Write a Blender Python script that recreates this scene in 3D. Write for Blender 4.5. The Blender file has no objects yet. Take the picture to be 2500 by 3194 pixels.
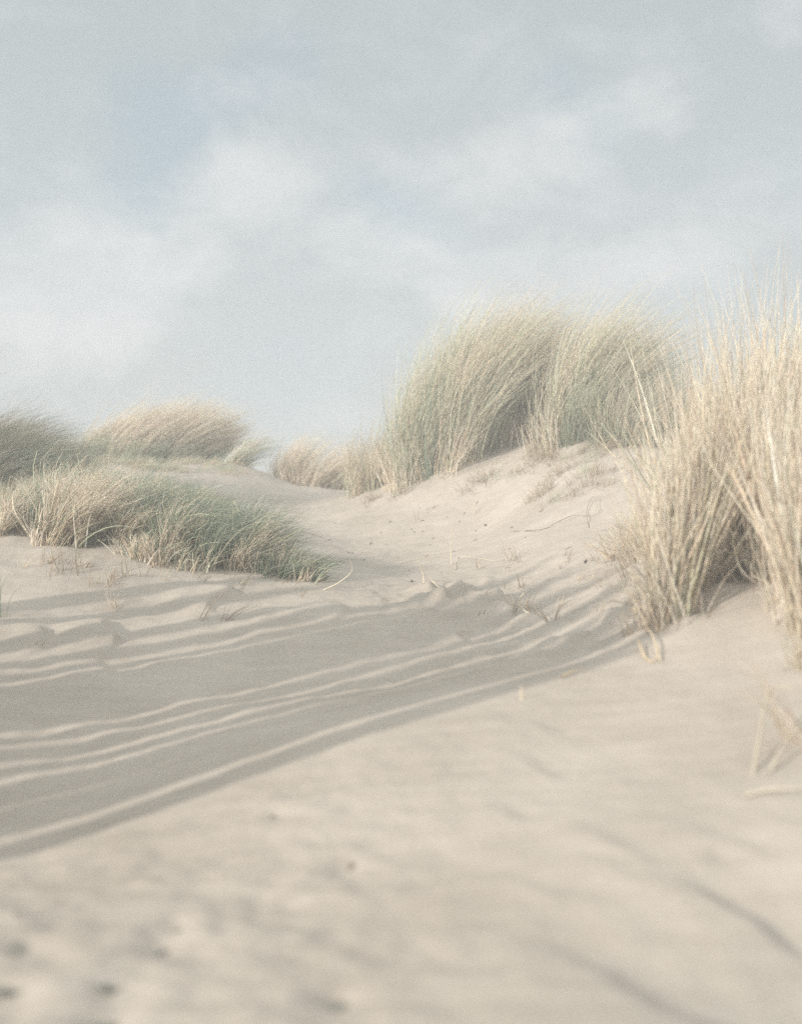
import bpy, math, numpy as np
from mathutils import Vector
rng = np.random.default_rng(11)
S = bpy.context.scene
COL = S.collection
R = math.radians

# ------------------------------------------------------------------ camera numbers
W0, H0 = 2500.0, 3194.0
HAZE = .038
LENS = 40.0
FPX = LENS / 36.0 * H0            # focal length in photo pixels
HOR = 1750.0                      # row of the true horizon
CAMZ = 0.75
PITCH = math.atan((HOR - H0 / 2) / FPX)
cp, sp = math.cos(PITCH), math.sin(PITCH)

def ray(px, py):
    a = (px - W0 / 2) / FPX; b = (H0 / 2 - py) / FPX
    d = np.array([a, cp - b * sp, sp + b * cp])
    return d / d[1]
def pt(px, py, Y):
    return ray(px, py) * Y + np.array([0, 0, CAMZ])

# ------------------------------------------------------------------ terrain height
ctrl_px = [
 (0,3194,1.40),(700,3194,1.42),(1250,3194,1.42),(1900,3194,1.42),(2500,3194,1.50),
 (0,2900,1.72),(1250,2900,1.75),(2500,2900,1.75),
 (0,2790,1.95),(650,2650,2.10),(1250,2650,2.05),(1900,2650,1.98),(2500,2650,1.92),
 (0,2670,2.25),(350,2550,2.38),(700,2420,2.52),(0,2450,2.75),(1250,2400,2.42),(1900,2400,2.4),(2500,2350,2.33),
 (1250,2240,2.78),(1650,2120,2.99),(2050,1985,3.2),
 (0,2300,3.15),(600,2230,3.35),(1250,2110,3.6),(1600,2050,3.65),(1850,2010,3.55),
 (0,2100,3.7),(600,2050,3.95),(0,1950,4.15),(600,1930,4.35),(1250,1965,4.2),(1600,1960,4.1),
 (600,1820,4.75),(0,1700,4.85),(0,1800,4.55),(300,1780,4.7),(500,1765,4.85),(950,1805,4.9),
 (1100,1850,4.8),(1300,1815,5.0),(1250,1795,5.35),(1600,1870,4.6),(1450,1760,5.4),
 (1000,1700,6.2),(1500,1650,6.3),(1000,1600,7.4),(1100,1532,8.6),(1000,1525,8.7),(900,1522,8.8),
 (800,1465,8.9),(700,1450,8.9),(500,1452,8.7),(300,1450,8.4),(0,1560,6.8),(300,1560,6.6),(600,1600,6.3),
 (1250,1490,7.7),(1400,1420,7.4),(1500,1392,7.3),(1800,1368,7.0),(2000,1360,6.8),
 (1700,1520,6.3),(1950,1540,5.7),(1750,1700,5.2),(1900,1850,4.1),(2100,1915,3.4),(2300,1845,3.4),
 (2500,1790,3.35),(2500,2000,2.95),(2200,2150,2.8),(2500,2180,2.6),(2500,1600,4.6),(2300,1550,5.2),(2500,1400,6.5)]
cw = [pt(*c) for c in ctrl_px]
# ground outside the picture
cw += [np.array(p, float) for p in [
 (-1.6,1.8,.30),(-2.6,3.0,.50),(-3.4,4.4,.78),(-1.2,0.6,.17),(0,0,.12),(1.2,.6,.15),(1.5,1.5,.30),(2.2,2.4,.55),(2.6,3.6,.85),
 (-3.2,1.5,.45),(-3.5,-1,.2),(3.5,-1,.3),(0,-2.5,0),(-4.2,6.5,1.25),(-3.8,8.5,1.5),(3.6,6,1.4),(4.2,8,1.55),
 (0,10.4,.95),(-2.5,11,1.0),(2.5,10,1.2),(5,10,1.3),(-5,11,1.1),(0,13,.2),(-4,14,.2),(4,14,.3),(6,4,.9),(-6,3,.6),(7,8,1.0),(-7,8,.9)]]
cw = np.array(cw)
def tps(r):
    return np.where(r > 1e-9, r * r * np.log(np.maximum(r, 1e-9)), 0)
def warp(x, y):                       # even out the spacing of the control points with distance
    return x, y
_n = len(cw)
_K = tps(np.hypot(cw[:, None, 0] - cw[None, :, 0], cw[:, None, 1] - cw[None, :, 1])) + np.eye(_n) * 0.012
_P = np.c_[np.ones(_n), cw[:, :2]]
_A = np.block([[_K, _P], [_P.T, np.zeros((3, 3))]])
_sol = np.linalg.solve(_A, np.r_[cw[:, 2], 0, 0, 0])

def vnoise(x, y, seed):
    xi = np.floor(x).astype(np.int64); yi = np.floor(y).astype(np.int64)
    fx = x - xi; fy = y - yi
    fx = fx * fx * fx * (fx * (fx * 6 - 15) + 10); fy = fy * fy * fy * (fy * (fy * 6 - 15) + 10)
    def h(a, b):
        n = (a * 374761393 + b * 668265263 + seed * 974634777) & 0xffffffff
        n = ((n ^ (n >> 13)) * 1274126177) & 0xffffffff
        n = n ^ (n >> 16)
        return (n & 0xffff) / 32768.0 - 1
    return (h(xi, yi) * (1 - fx) + h(xi + 1, yi) * fx) * (1 - fy) + (h(xi, yi + 1) * (1 - fx) + h(xi + 1, yi + 1) * fx) * fy
def fbm(x, y, lam, octs, seed, gain=.5):
    a = 1; t = 0
    for o in range(octs):
        t = t + a * vnoise(x / lam + 17.3 * o, y / lam - 9.1 * o, seed + o); a *= gain; lam *= .5
    return t
def sstep(a, b, v):
    t = np.clip((v - a) / (b - a), 0, 1); return t * t * (3 - 2 * t)

def base_h(x, y):
    x = np.asarray(x, float); y = np.asarray(y, float); shp = x.shape
    x = x.ravel(); y = y.ravel()
    xc = np.clip(x, -8, 8); yc = np.clip(y, -4, 15)
    out = np.empty(len(x))
    for i in range(0, len(x), 40000):
        a, b = xc[i:i+40000], yc[i:i+40000]
        out[i:i+40000] = tps(np.hypot(a[:, None] - cw[None, :, 0], b[:, None] - cw[None, :, 1])) @ _sol[:_n] + _sol[_n] + _sol[_n+1] * a + _sol[_n+2] * b
    r = np.hypot(x, y - 4)
    far = -0.3 + 0.35 * fbm(x, y, 23, 2, 5)
    k = sstep(8.5, 17, r)
    return (out * (1 - k) + far * k).reshape(shp)
_cache = {}
def unproj(px, py):                   # photo pixel -> ground point (on the smooth terrain)
    if (px, py) in _cache: return _cache[(px, py)]
    d = ray(px, py); Y = np.linspace(1.0, 12, 1500)
    z = base_h(d[0] * Y, Y); g = np.nonzero(CAMZ + d[2] * Y - z < 0)[0]
    Yh = Y[g[0]] if len(g) else 9.0
    _cache[(px, py)] = np.array([d[0] * Yh, Yh]); return _cache[(px, py)]

LAZ = R(33)                                    # direction the sunlight travels over the ground
LD = np.array([math.cos(LAZ), math.sin(LAZ)])
PD = np.array([-LD[1], LD[0]])
SUN_EL = R(17.5)

# small slip faces: (px, py, height, length up-wind, half width, steep length, lee azimuth degrees)
ledges = [
 (100,2010,.030,.35,.12,.05,10),(330,1985,.038,.45,.13,.05,25),(310,2090,.018,.3,.10,.05,25),(690,1860,.032,.45,.10,.05,-5),
 (1040,1920,.026,.4,.12,.05,-10),(640,1900,.018,.2,.07,.04,0),(1180,2120,.012,.2,.05,.03,0),
 (1390,1880,.030,.15,.06,.05,-20),(1340,1850,.030,.15,.06,.05,0),(1540,1870,.028,.18,.07,.05,0),(1590,1895,.02,.1,.05,.03,10),
 (1430,1985,.035,.16,.08,.06,0),(1330,1975,.02,.12,.06,.05,0),(1640,1930,.02,.12,.06,.04,20),(1820,2030,.02,.12,.05,.04,30),
]
# long low wind steps on the sunlit slope: two ends in the photo, height, steep length
steps = [((2189,2845),(2500,3025),.024,.045),((1794,2563),(2040,2760),.011,.06),((2040,2760),(2189,2845),.010,.06),((1611,2685),(2037,2822),.008,.06),((1413,2730),(1854,2890),.008,.06),
 ((1535,2266),(1702,2312),.008,.05),((1527,2525),(1611,2571),.010,.05),((1596,2974),(2022,3157),.012,.06),((1626,2365),(1733,2441),.007,.05),((2100,2600),(2330,2700),.007,.06),
 ((1380,2420),(1500,2470),.005,.05),((1900,2450),(2080,2480),.005,.06),((2030,3160),(2300,3300),.016,.06)]
_lp = [(unproj(a[0], a[1]), a) for a in ledges]
for (pa, pb, hh, st) in steps:
    A = unproj(*pa); B = unproj(pb[0], min(pb[1], 3600)); v = B - A; ln = float(np.hypot(*v)); n = np.array([-v[1], v[0]]) / ln
    if n[0] < 0: n = -n
    _lp.append(((A + B) / 2, (0, 0, hh, .28, ln * .62, st, math.degrees(math.atan2(n[1], n[0])), .15)))
pits = []
_r = np.random.default_rng(5)
for (px, py, s, d) in [(560,2880,.035,.022),(500,2935,.05,.03),(860,2535,.03,.018),(1090,2690,.035,.020),(1060,2700,.04,.015),(640,2780,.06,.014),
                       (1055,3110,.034,.045),(335,3070,.035,.030),(330,3170,.04,.040),(20,3080,.05,.035),(960,3000,.05,.018),(840,2760,.05,.014),
                       (620,2980,.06,.018),(180,2990,.05,.02),(60,2950,.03,.03),(110,2690,.05,.014),(310,2580,.03,.012),(900,2820,.04,.014),
                       (2250,2690,.03,.012),(390,2140,.03,.012),(1010,2175,.02,.02),(1190,2175,.03,.012)]:
    pits.append((unproj(px, py), s, d))
for i in range(90):
    px, py = _r.uniform(-100, 1150), _r.uniform(2620, 3250)
    if py < 2650 - (px - 0) * .05 + 30: continue
    pits.append((unproj(px, min(py, 3190)) + _r.normal(0, .03, 2), _r.uniform(.015, .035), _r.uniform(-.002, .005)))

mounds = [(((px - W0/2)/FPX*Yd, Yd), sz, hh) for (px, Yd, sz, hh) in [(2170,3.45,.10,.035),(2340,3.8,.2,.05),(2500,3.1,.1,.03),(2130,3.25,.05,.015),(2260,3.4,.06,.015),(2040,4.3,.15,.03),(1425,7.0,.2,.04),(1820,6.75,.2,.04)]]
def detail_h(x, y):
    d = np.zeros_like(x)
    near = (np.abs(x) < 5) & (y > .5) & (y < 10)
    X = x[near]; Y = y[near]; q = np.zeros_like(X)
    q += (.005 + .004 * sstep(2.2, 3.2, Y)) * fbm(X, Y, .55, 3, 31, .45)
    q += .0016 * fbm(X, Y, .06, 2, 77)
    q += .008 * fbm(X, Y, .24, 3, 131, .5) * sstep(2.3, 2.8, -X * LD[1] + Y * LD[0])
    for (c, s, dd) in mounds:
        q += dd * np.exp(-((X - c[0]) ** 2 + (Y - c[1]) ** 2) / (s * s))
    # long wind striations lying along the light in the hollow
    u = X * LD[0] + Y * LD[1]; v = X * PD[0] + Y * PD[1]
    q += .0045 * fbm(u * .12, v, .09, 3, 91, .6) * sstep(2.4, 3.2, v) 
    w = v + .05 * fbm(X, Y, .5, 2, 15)
    q += .0045 * np.sin(w * 2 * math.pi / .21 + 3 * vnoise(X * 1.7, Y * 1.7, 9)) * sstep(5.0, 5.8, Y) * (.3 + .7 * sstep(-.3, .5, vnoise(X * 1.1, Y * 1.1, 28)))
    q += .0022 * np.sin(w * 2 * math.pi / .075 + 2 * vnoise(X, Y, 3)) * sstep(5.0, 5.8, Y) * (.4 + .6 * sstep(-.3, .5, vnoise(X * 1.3, Y * 1.3, 8)))
    # trampled sand, left foreground
    m = sstep(2.35, 2.0, v) * sstep(.25, -.2, X)
    q += .0065 * m * (fbm(X, Y, .085, 3, 51, .6))
    # clods below the right-hand grass
    m = np.exp(-(((X - .25) / .35) ** 2 + ((Y - 4.7) / .35) ** 2)) + np.exp(-(((X - .62) / .3) ** 2 + ((Y - 3.7) / .35) ** 2)) + .8*np.exp(-(((X - 1.0) / .3) ** 2 + ((Y - 4.3) / .5) ** 2))
    q += .030 * m * np.maximum(fbm(X, Y, .13, 3, 61, .6), -.25)
    for (c, a) in _lp:
        az = R(a[6]); du = (X - c[0]) * math.cos(az) + (Y - c[1]) * math.sin(az)
        dv = -(X - c[0]) * math.sin(az) + (Y - c[1]) * math.cos(az)
        du = du + (a[7] if len(a) > 7 else 1.2) * dv * dv + .03 * vnoise(X / .08, Y / .08, 4)
        q += a[2] * np.where(du < 0, sstep(-a[3], 0, du), 1 - sstep(0, a[5], du)) * np.exp(-(dv / a[4]) ** 2)
    for (c, s, dd) in pits:
        r2 = ((X - c[0]) ** 2 + (Y - c[1]) ** 2) / (s * s)
        q -= dd * .45 * np.exp(-r2 * 1.6) * (1.15 - .4 * r2)
    d[near] = q
    return d
def ground(x, y):
    x = np.atleast_1d(np.asarray(x, float)); y = np.atleast_1d(np.asarray(y, float))
    return base_h(x, y) + detail_h(x, y)

# ------------------------------------------------------------------ object helpers
def tag(o, label=None, cat=None, group=None, kind=None):
    if label: o['label'] = label
    if cat: o['category'] = cat
    if group: o['group'] = group
    if kind: o['kind'] = kind
    return o
def mesh_np(name, V, F, mat, colors=None, parent=None, smooth=True, origin=None):
    V = np.asarray(V, np.float32); F = np.asarray(F, np.int32)
    if origin is not None: V = V - np.asarray(origin, np.float32)
    me = bpy.data.meshes.new(name); k = F.shape[1]
    me.vertices.add(len(V)); me.vertices.foreach_set('co', V.ravel())
    me.loops.add(F.size); me.loops.foreach_set('vertex_index', F.ravel())
    me.polygons.add(len(F)); me.polygons.foreach_set('loop_start', np.arange(0, F.size, k, dtype=np.int32))
    me.polygons.foreach_set('use_smooth', np.full(len(F), smooth))
    if colors is not None:
        at = me.color_attributes.new('tint', 'FLOAT_COLOR', 'POINT')
        at.data.foreach_set('color', np.c_[colors, np.ones(len(colors))].astype(np.float32).ravel())
    me.materials.append(mat); me.update(calc_edges=True)
    o = bpy.data.objects.new(name, me); COL.objects.link(o)
    if parent is not None: o.parent = parent
    elif origin is not None: o.location = origin
    return o
def empty(name, loc):
    o = bpy.data.objects.new(name, None); COL.objects.link(o); o.location = loc; o.empty_display_size = .1
    return o

# ------------------------------------------------------------------ materials
def mat_new(name):
    m = bpy.data.materials.new(name); m.use_nodes = True; nt = m.node_tree; nt.nodes.clear(); return m, nt
def N(nt, t, **kw):
    n = nt.nodes.new(t)
    for k, v in kw.items():
        if k.startswith('i_'):
            key = k[2:]; n.inputs[int(key) if key.isdigit() else key.replace('_', ' ')].default_value = v
        else: setattr(n, k, v)
    return n
def sand_material():
    m, nt = mat_new('sand'); L = nt.links.new
    out = N(nt, 'ShaderNodeOutputMaterial'); b = N(nt, 'ShaderNodeBsdfPrincipled'); b.inputs['Roughness'].default_value = .95
    b.inputs['Specular IOR Level'].default_value = .15
    tc = N(nt, 'ShaderNodeTexCoord')
    n1 = N(nt, 'ShaderNodeTexNoise'); n1.inputs['Scale'].default_value = 2.2; n1.inputs['Detail'].default_value = 5
    n2 = N(nt, 'ShaderNodeTexNoise'); n2.inputs['Scale'].default_value = 260; n2.inputs['Detail'].default_value = 2
    n3 = N(nt, 'ShaderNodeTexNoise'); n3.inputs['Scale'].default_value = 26; n3.inputs['Detail'].default_value = 6
    mp = N(nt, 'ShaderNodeMapping'); mp.inputs['Rotation'].default_value = (0, 0, -LAZ); mp.inputs['Scale'].default_value = (.13, 1, 1)
    n4 = N(nt, 'ShaderNodeTexNoise'); n4.inputs['Scale'].default_value = 22; n4.inputs['Detail'].default_value = 5
    for n in (n1, n2, n3): L(tc.outputs['Object'], n.inputs['Vector'])
    L(tc.outputs['Object'], mp.inputs['Vector']); L(mp.outputs[0], n4.inputs['Vector'])
    r = N(nt, 'ShaderNodeValToRGB'); e = r.color_ramp.elements
    e[0].position = .3; e[0].color = (.394, .347, .302, 1); e[1].position = .72; e[1].color = (.484, .431, .381, 1)
    L(n1.outputs['Fac'], r.inputs[0])
    r2 = N(nt, 'ShaderNodeValToRGB'); e = r2.color_ramp.elements
    e[0].position = .33; e[0].color = (.82, .81, .80, 1); e[1].position = .60; e[1].color = (1.04, 1.04, 1.04, 1)
    L(n2.outputs['Fac'], r2.inputs[0])
    mx = N(nt, 'ShaderNodeMixRGB', blend_type='MULTIPLY'); mx.inputs[0].default_value = .8
    L(r.outputs[0], mx.inputs[1]); L(r2.outputs[0], mx.inputs[2])
    r3 = N(nt, 'ShaderNodeValToRGB'); e = r3.color_ramp.elements
    e[0].position = .35; e[0].color = (.93, .925, .92, 1); e[1].position = .65; e[1].color = (1.02, 1.02, 1.02, 1)
    L(n4.outputs['Fac'], r3.inputs[0])
    mx2 = N(nt, 'ShaderNodeMixRGB', blend_type='MULTIPLY'); mx2.inputs[0].default_value = 1
    L(mx.outputs[0], mx2.inputs[1]); L(r3.outputs[0], mx2.inputs[2]); L(mx2.outputs[0], b.inputs['Base Color'])
    b1 = N(nt, 'ShaderNodeBump'); b1.inputs['Strength'].default_value = .35; b1.inputs['Distance'].default_value = .004
    b2 = N(nt, 'ShaderNodeBump'); b2.inputs['Strength'].default_value = .3; b2.inputs['Distance'].default_value = .008
    b3 = N(nt, 'ShaderNodeBump'); b3.inputs['Strength'].default_value = .35; b3.inputs['Distance'].default_value = .008
    L(n2.outputs['Fac'], b1.inputs['Height']); L(n3.outputs['Fac'], b2.inputs['Height']); L(n4.outputs['Fac'], b3.inputs['Height'])
    L(b1.outputs[0], b2.inputs['Normal']); L(b2.outputs[0], b3.inputs['Normal']); L(b3.outputs[0], b.inputs['Normal'])
    L(b.outputs[0], out.inputs[0]); return m
def blade_material(name, trans=.25, gain=1.0):
    m, nt = mat_new(name); L = nt.links.new
    out = N(nt, 'ShaderNodeOutputMaterial'); at = N(nt, 'ShaderNodeAttribute', attribute_name='tint')
    tc = N(nt, 'ShaderNodeTexCoord'); nz = N(nt, 'ShaderNodeTexNoise'); nz.inputs['Scale'].default_value = 55; nz.inputs['Detail'].default_value = 3
    L(tc.outputs['Object'], nz.inputs['Vector'])
    rp = N(nt, 'ShaderNodeValToRGB'); e = rp.color_ramp.elements
    e[0].position = .3; e[0].color = (.88, .88, .88, 1); e[1].position = .7; e[1].color = (1.12 * gain,) * 3 + (1,)
    L(nz.outputs['Fac'], rp.inputs[0])
    mx = N(nt, 'ShaderNodeMixRGB', blend_type='MULTIPLY'); mx.inputs[0].default_value = 1
    L(at.outputs['Color'], mx.inputs[1]); L(rp.outputs[0], mx.inputs[2])
    b = N(nt, 'ShaderNodeBsdfPrincipled'); b.inputs['Roughness'].default_value = .5; b.inputs['Specular IOR Level'].default_value = .5
    t = N(nt, 'ShaderNodeBsdfTranslucent'); s = N(nt, 'ShaderNodeMixShader'); s.inputs[0].default_value = trans
    L(mx.outputs[0], b.inputs['Base Color']); L(mx.outputs[0], t.inputs['Color'])
    L(b.outputs[0], s.inputs[1]); L(t.outputs[0], s.inputs[2]); L(s.outputs[0], out.inputs[0]); return m
SAND = sand_material()
DRY = blade_material('dry_grass', .45, 1.10); GREEN = blade_material('green_grass', .45); TWIG = blade_material('twig_bark', 0)

# ------------------------------------------------------------------ terrain mesh
def spaced(lo, hi, c0, c1, fine, grow):
    a = list(np.arange(c0, c1, fine)); s = fine; v = a[-1]
    while v < hi: s *= grow; v += s; a.append(v)
    s = fine; v = a[0]; pre = []
    while v > lo: s *= grow; v -= s; pre.append(v)
    return np.array(pre[::-1] + a)
xs = spaced(-300, 300, -1.9, 2.2, .011, 1.035)
ys = spaced(-300, 400, 1.15, 6.3, .011, 1.022)
gx, gy = np.meshgrid(xs, ys)
gz = ground(gx.ravel(), gy.ravel())
nx, ny = len(xs), len(ys)
idx = np.arange(nx * ny).reshape(ny, nx)
F = np.c_[idx[:-1, :-1].ravel(), idx[:-1, 1:].ravel(), idx[1:, 1:].ravel(), idx[1:, :-1].ravel()]
dune = mesh_np('sand_dune_ground', np.c_[gx.ravel(), gy.ravel(), gz], F, SAND)
tag(dune, 'pale wind-blown dune sand rising to a saddle between grassy crests', 'sand', kind='structure')

# ------------------------------------------------------------------ blades
STRAW = np.array([[.76, .67, .52], [.82, .75, .62], [.68, .58, .44], [.78, .72, .58], [.72, .67, .54], [.60, .50, .38]])
PALE = np.array([[.86, .80, .68], [.82, .74, .60], [.88, .83, .72], [.76, .66, .52]])
GRN = np.array([[.46, .52, .42], [.38, .47, .40], [.54, .57, .44], [.36, .43, .34], [.58, .60, .48]])
SAGE = np.array([[.66, .67, .52], [.60, .64, .50], [.72, .70, .56], [.56, .60, .48]])
BROWN = np.array([[.46, .37, .28], [.54, .44, .34], [.38, .31, .24]])
STRAW = STRAW * np.array([1.0, 1.0, 1.055]); PALE = PALE * np.array([1.0, 1.0, 1.035])
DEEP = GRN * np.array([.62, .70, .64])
def pal(p, n, rs, j=.10):
    c = p[rs.integers(0, len(p), n)]
    return np.clip(c * (1 + rs.normal(0, j, (n, 1))) + rs.normal(0, .012, (n, 3)), .03, .95)
def blade_arrays(P0, U0, Ln, Wd, col, wind, kw, grav, curl, rs, seg=7, tipcol=None, tip=.12, pw=1.3):
    """n curved, tapering, three-sided leaves; returns verts, faces, colours"""
    n = len(P0); t = np.linspace(0, 1, seg + 1)
    ph = rs.normal(0, 1, (n, 3)); ph2 = rs.normal(0, 1, (n, 3))
    pos = P0.copy(); rings = []; cols = []
    ref = rs.normal(0, 1, (n, 3))
    for i, ti in enumerate(t):
        d = U0 + wind[None] * (kw[:, None] * ti ** pw) + np.array([0, 0, -1.]) * (grav[:, None] * ti * ti)
        d = d + curl * (ph * math.sin(3.0 * ti) + ph2 * math.sin(6.5 * ti + 1)) * ti
        d /= np.linalg.norm(d, axis=1, keepdims=True)
        if i: pos = pos + d * (Ln / seg)[:, None]
        a = np.cross(d, ref); a /= np.linalg.norm(a, axis=1, keepdims=True) + 1e-9; b = np.cross(d, a)
        r = Wd * .5 * (1 - (1 - tip) * ti ** 1.8)
        for k in range(3):
            an = 2 * math.pi * k / 3
            rings.append(pos + a * (math.cos(an) * r)[:, None] + b * (math.sin(an) * r * .6)[:, None])
            c = col if tipcol is None else col * (1 - ti) + tipcol * ti
            cols.append(c)
    V = np.stack(rings, 1).reshape(-1, 3); C = np.stack(cols, 1).reshape(-1, 3)
    m = (seg + 1) * 3; base = (np.arange(n) * m)[:, None]
    f = []
    for i in range(seg):
        for k in range(3):
            f.append([i*3+k, i*3+(k+1) % 3, (i+1)*3+(k+1) % 3, (i+1)*3+k])
    f = np.array(f); Fq = (base[:, :, None] + f[None]).reshape(-1, 4)
    return V, Fq, C

class Bag:
    def __init__(s): s.V = []; s.F = []; s.C = []; s.n = 0
    def add(s, V, F, C): s.V.append(V); s.F.append(F + s.n); s.C.append(C); s.n += len(V)
    def build(s, name, mat, parent=None, origin=None):
        return mesh_np(name, np.concatenate(s.V), np.concatenate(s.F), mat, np.concatenate(s.C), parent, True, origin)

WIND = np.array([.97, .22, 0.])
def tufts(bag, cx, cy, rx, ry, n, L, lsd=.18, spread=.35, lean=.0, kw=.6, kwsd=.2, grav=.3, curl=.07, width=.0035, palette=STRAW, tippal=None,
          seed=1, hubs=None, edge=.35, wind=WIND, rot=0., zoff=-.02, seg=7, pw=1.3, hubsd=.03, lenx=0., hubtilt=.12, hublen=.07):
    """blades rooted in small bunches inside an ellipse"""
    rs = np.random.default_rng(seed)
    hubs = hubs or max(3, n // 28)
    rad = np.sqrt(rs.random(hubs)); an = rs.random(hubs) * 2 * math.pi
    hx, hy = rad * np.cos(an), rad * np.sin(an)
    which = rs.integers(0, hubs, n)
    ux, uy = hx[which], hy[which]
    X = ux * rx; Y = uy * ry
    c, s = math.cos(rot), math.sin(rot)
    PX = cx + X * c - Y * s + rs.normal(0, hubsd, n); PY = cy + X * s + Y * c + rs.normal(0, hubsd, n)
    hubL = 1 + rs.normal(0, hublen, hubs); hubD = rs.normal(0, hubtilt, (hubs, 2))
    r2 = ux ** 2 + uy ** 2
    Ln = L * hubL[which] * (1 - edge * r2) * (1 + lenx * ux) * np.clip(1 + rs.normal(0, lsd, n), .25, 1.22)
    dirx = (ux * c - uy * s) * spread + lean * wind[0] + hubD[which, 0] + rs.normal(0, .13, n)
    diry = (ux * s + uy * c) * spread + lean * wind[1] + hubD[which, 1] + rs.normal(0, .13, n)
    U0 = np.c_[dirx, diry, np.ones(n)]; U0 /= np.linalg.norm(U0, axis=1, keepdims=True)
    P0 = np.c_[PX, PY, base_h(PX, PY) + zoff]
    K = np.clip(kw + rs.normal(0, kwsd, n), 0, 3); G = np.clip(grav + rs.normal(0, .12, n), 0, 2)
    col = pal(palette, n, rs); tc = pal(tippal, n, rs) if tippal is not None else None
    bag.add(*blade_arrays(P0, U0, Ln, width * np.clip(1 + rs.normal(0, .22, n), .4, 1.45), col, wind, K, G, curl, rs, seg, tc, pw=pw))

def tube(path, rad, col, k=5, jit=0, seed=0):
    path = np.asarray(path, float); n = len(path)
    rad = np.broadcast_to(rad, n) if np.ndim(rad) == 0 else np.asarray(rad)
    d = np.gradient(path, axis=0); d /= np.linalg.norm(d, axis=1, keepdims=True)
    ref = np.array([.31, .2, .93]); a = np.cross(d, ref); a /= np.linalg.norm(a, axis=1, keepdims=True); b = np.cross(d, a)
    an = np.arange(k) * 2 * math.pi / k
    V = (path[:, None] + (a[:, None] * np.cos(an)[None, :, None] + b[:, None] * np.sin(an)[None, :, None]) * rad[:, None, None]).reshape(-1, 3)
    f = []
    for i in range(n - 1):
        for j in range(k): f.append([i*k+j, i*k+(j+1) % k, (i+1)*k+(j+1) % k, (i+1)*k+j])
    return V, np.array(f), np.repeat(np.asarray(col)[None], len(V), 0)
def spline(pts, m=14):
    pts = np.asarray(pts, float); n = len(pts); t = np.linspace(0, n - 1, m); P = np.vstack([2*pts[0]-pts[1], pts, 2*pts[-1]-pts[-2]])
    out = []
    for v in t:
        i = min(int(v), n - 2); f = v - i; p0, p1, p2, p3 = P[i], P[i+1], P[i+2], P[i+3]
        out.append(.5 * ((2*p1) + (-p0+p2)*f + (2*p0-5*p1+4*p2-p3)*f*f + (-p0+3*p1-3*p2+p3)*f**3))
    return np.array(out)

def X(px, Y): return (px - W0 / 2) / FPX * Y
def clump(label, px, Y, parts, group=None, name='marram_grass_clump', cat='grass clump', world=None):
    cx, cy = world if world else (X(px, Y), Y)
    o = empty(name, (cx, cy, float(base_h(cx, cy)))); bpy.context.view_layer.update()
    tag(o, label, cat, group)
    for (pname, mat, items) in parts:
        bag = Bag()
        for it in items:
            it = dict(it); dx = it.pop('dx', 0); dy = it.pop('dy', 0)
            tufts(bag, cx + dx, cy + dy, **it)
        c = bag.build(pname, mat, None, (cx, cy, float(base_h(cx, cy))))
        c.parent = o; c.location = (0, 0, 0)
    return o
G_BACK = 'marram clumps on the dune crest'
G_LEFT = 'marram clumps along the low left bank'
G_RIGHT = 'tall straw clumps in the right foreground'

# ---- crest, right of the saddle
clump('largest wind-swept clump of pale marram grass on the crest right of the saddle', 1430, 7.35, [
 ('dry_blades', DRY, [dict(rx=.35, ry=.30, n=3400, L=1.02, spread=.22, lean=.03, kw=.85, kwsd=.25, grav=.30, curl=.10, hubtilt=.1, palette=np.r_[STRAW, SAGE], tippal=np.r_[PALE, STRAW, SAGE], seed=21, hubs=60, width=.0060, lenx=.10, edge=.25, pw=1.6),
                      dict(rx=.46, ry=.3, dy=-.12, n=900, L=.42, spread=.3, kw=.3, grav=.2, palette=PALE, seed=22, width=.005),
                      dict(rx=.18, ry=.14, dx=.36, dy=0, n=700, L=.5, spread=.5, kw=.4, grav=.3, palette=BROWN, seed=122, width=.005)]),  # tuft filling the gap; its brown stands in for shaded inner blades
 ('green_blades', GREEN, [dict(rx=.38, ry=.30, n=1500, L=.95, spread=.25, kw=.85, grav=.3, palette=GRN, tippal=SAGE, seed=23, width=.0052, pw=1.6), dict(rx=.36, ry=.3, n=260, L=.5, spread=.6, kw=.3, kwsd=.6, grav=.4, curl=.3, palette=SAGE, seed=24, width=.006)])], G_BACK)
clump('wind-swept marram clump on the crest just right of the dark hollow gap', 1800, 7.05, [
 ('dry_blades', DRY, [dict(rx=.23, ry=.26, n=1900, L=.95, spread=.26, lean=.10, kw=.95, kwsd=.25, grav=.3, curl=.10, hubs=45, palette=np.r_[STRAW, SAGE], tippal=np.r_[PALE, STRAW, SAGE], seed=31, width=.0058, edge=.3, pw=1.5),
                      dict(rx=.3, ry=.25, dy=-.15, n=500, L=.35, spread=.4, kw=.3, palette=PALE, seed=32, width=.005)]),
 ('green_blades', GREEN, [dict(rx=.28, ry=.32, dx=.10, n=1500, L=.66, spread=.45, kw=.8, grav=.4, palette=GRN, tippal=SAGE, seed=33, width=.004)])], G_BACK)
clump('darker green drooping clump on the crest half hidden behind the foreground straw', 2000, 6.7, [
 ('green_blades', GREEN, [dict(rx=.24, ry=.22, n=1300, L=.50, spread=.6, kw=.8, grav=.7, palette=GRN, tippal=STRAW, seed=36, width=.004)]),
 ('dry_blades', DRY, [dict(rx=.24, ry=.22, n=450, L=.45, spread=.6, kw=.7, grav=.6, palette=STRAW, seed=37, width=.004)])], G_BACK)
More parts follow.
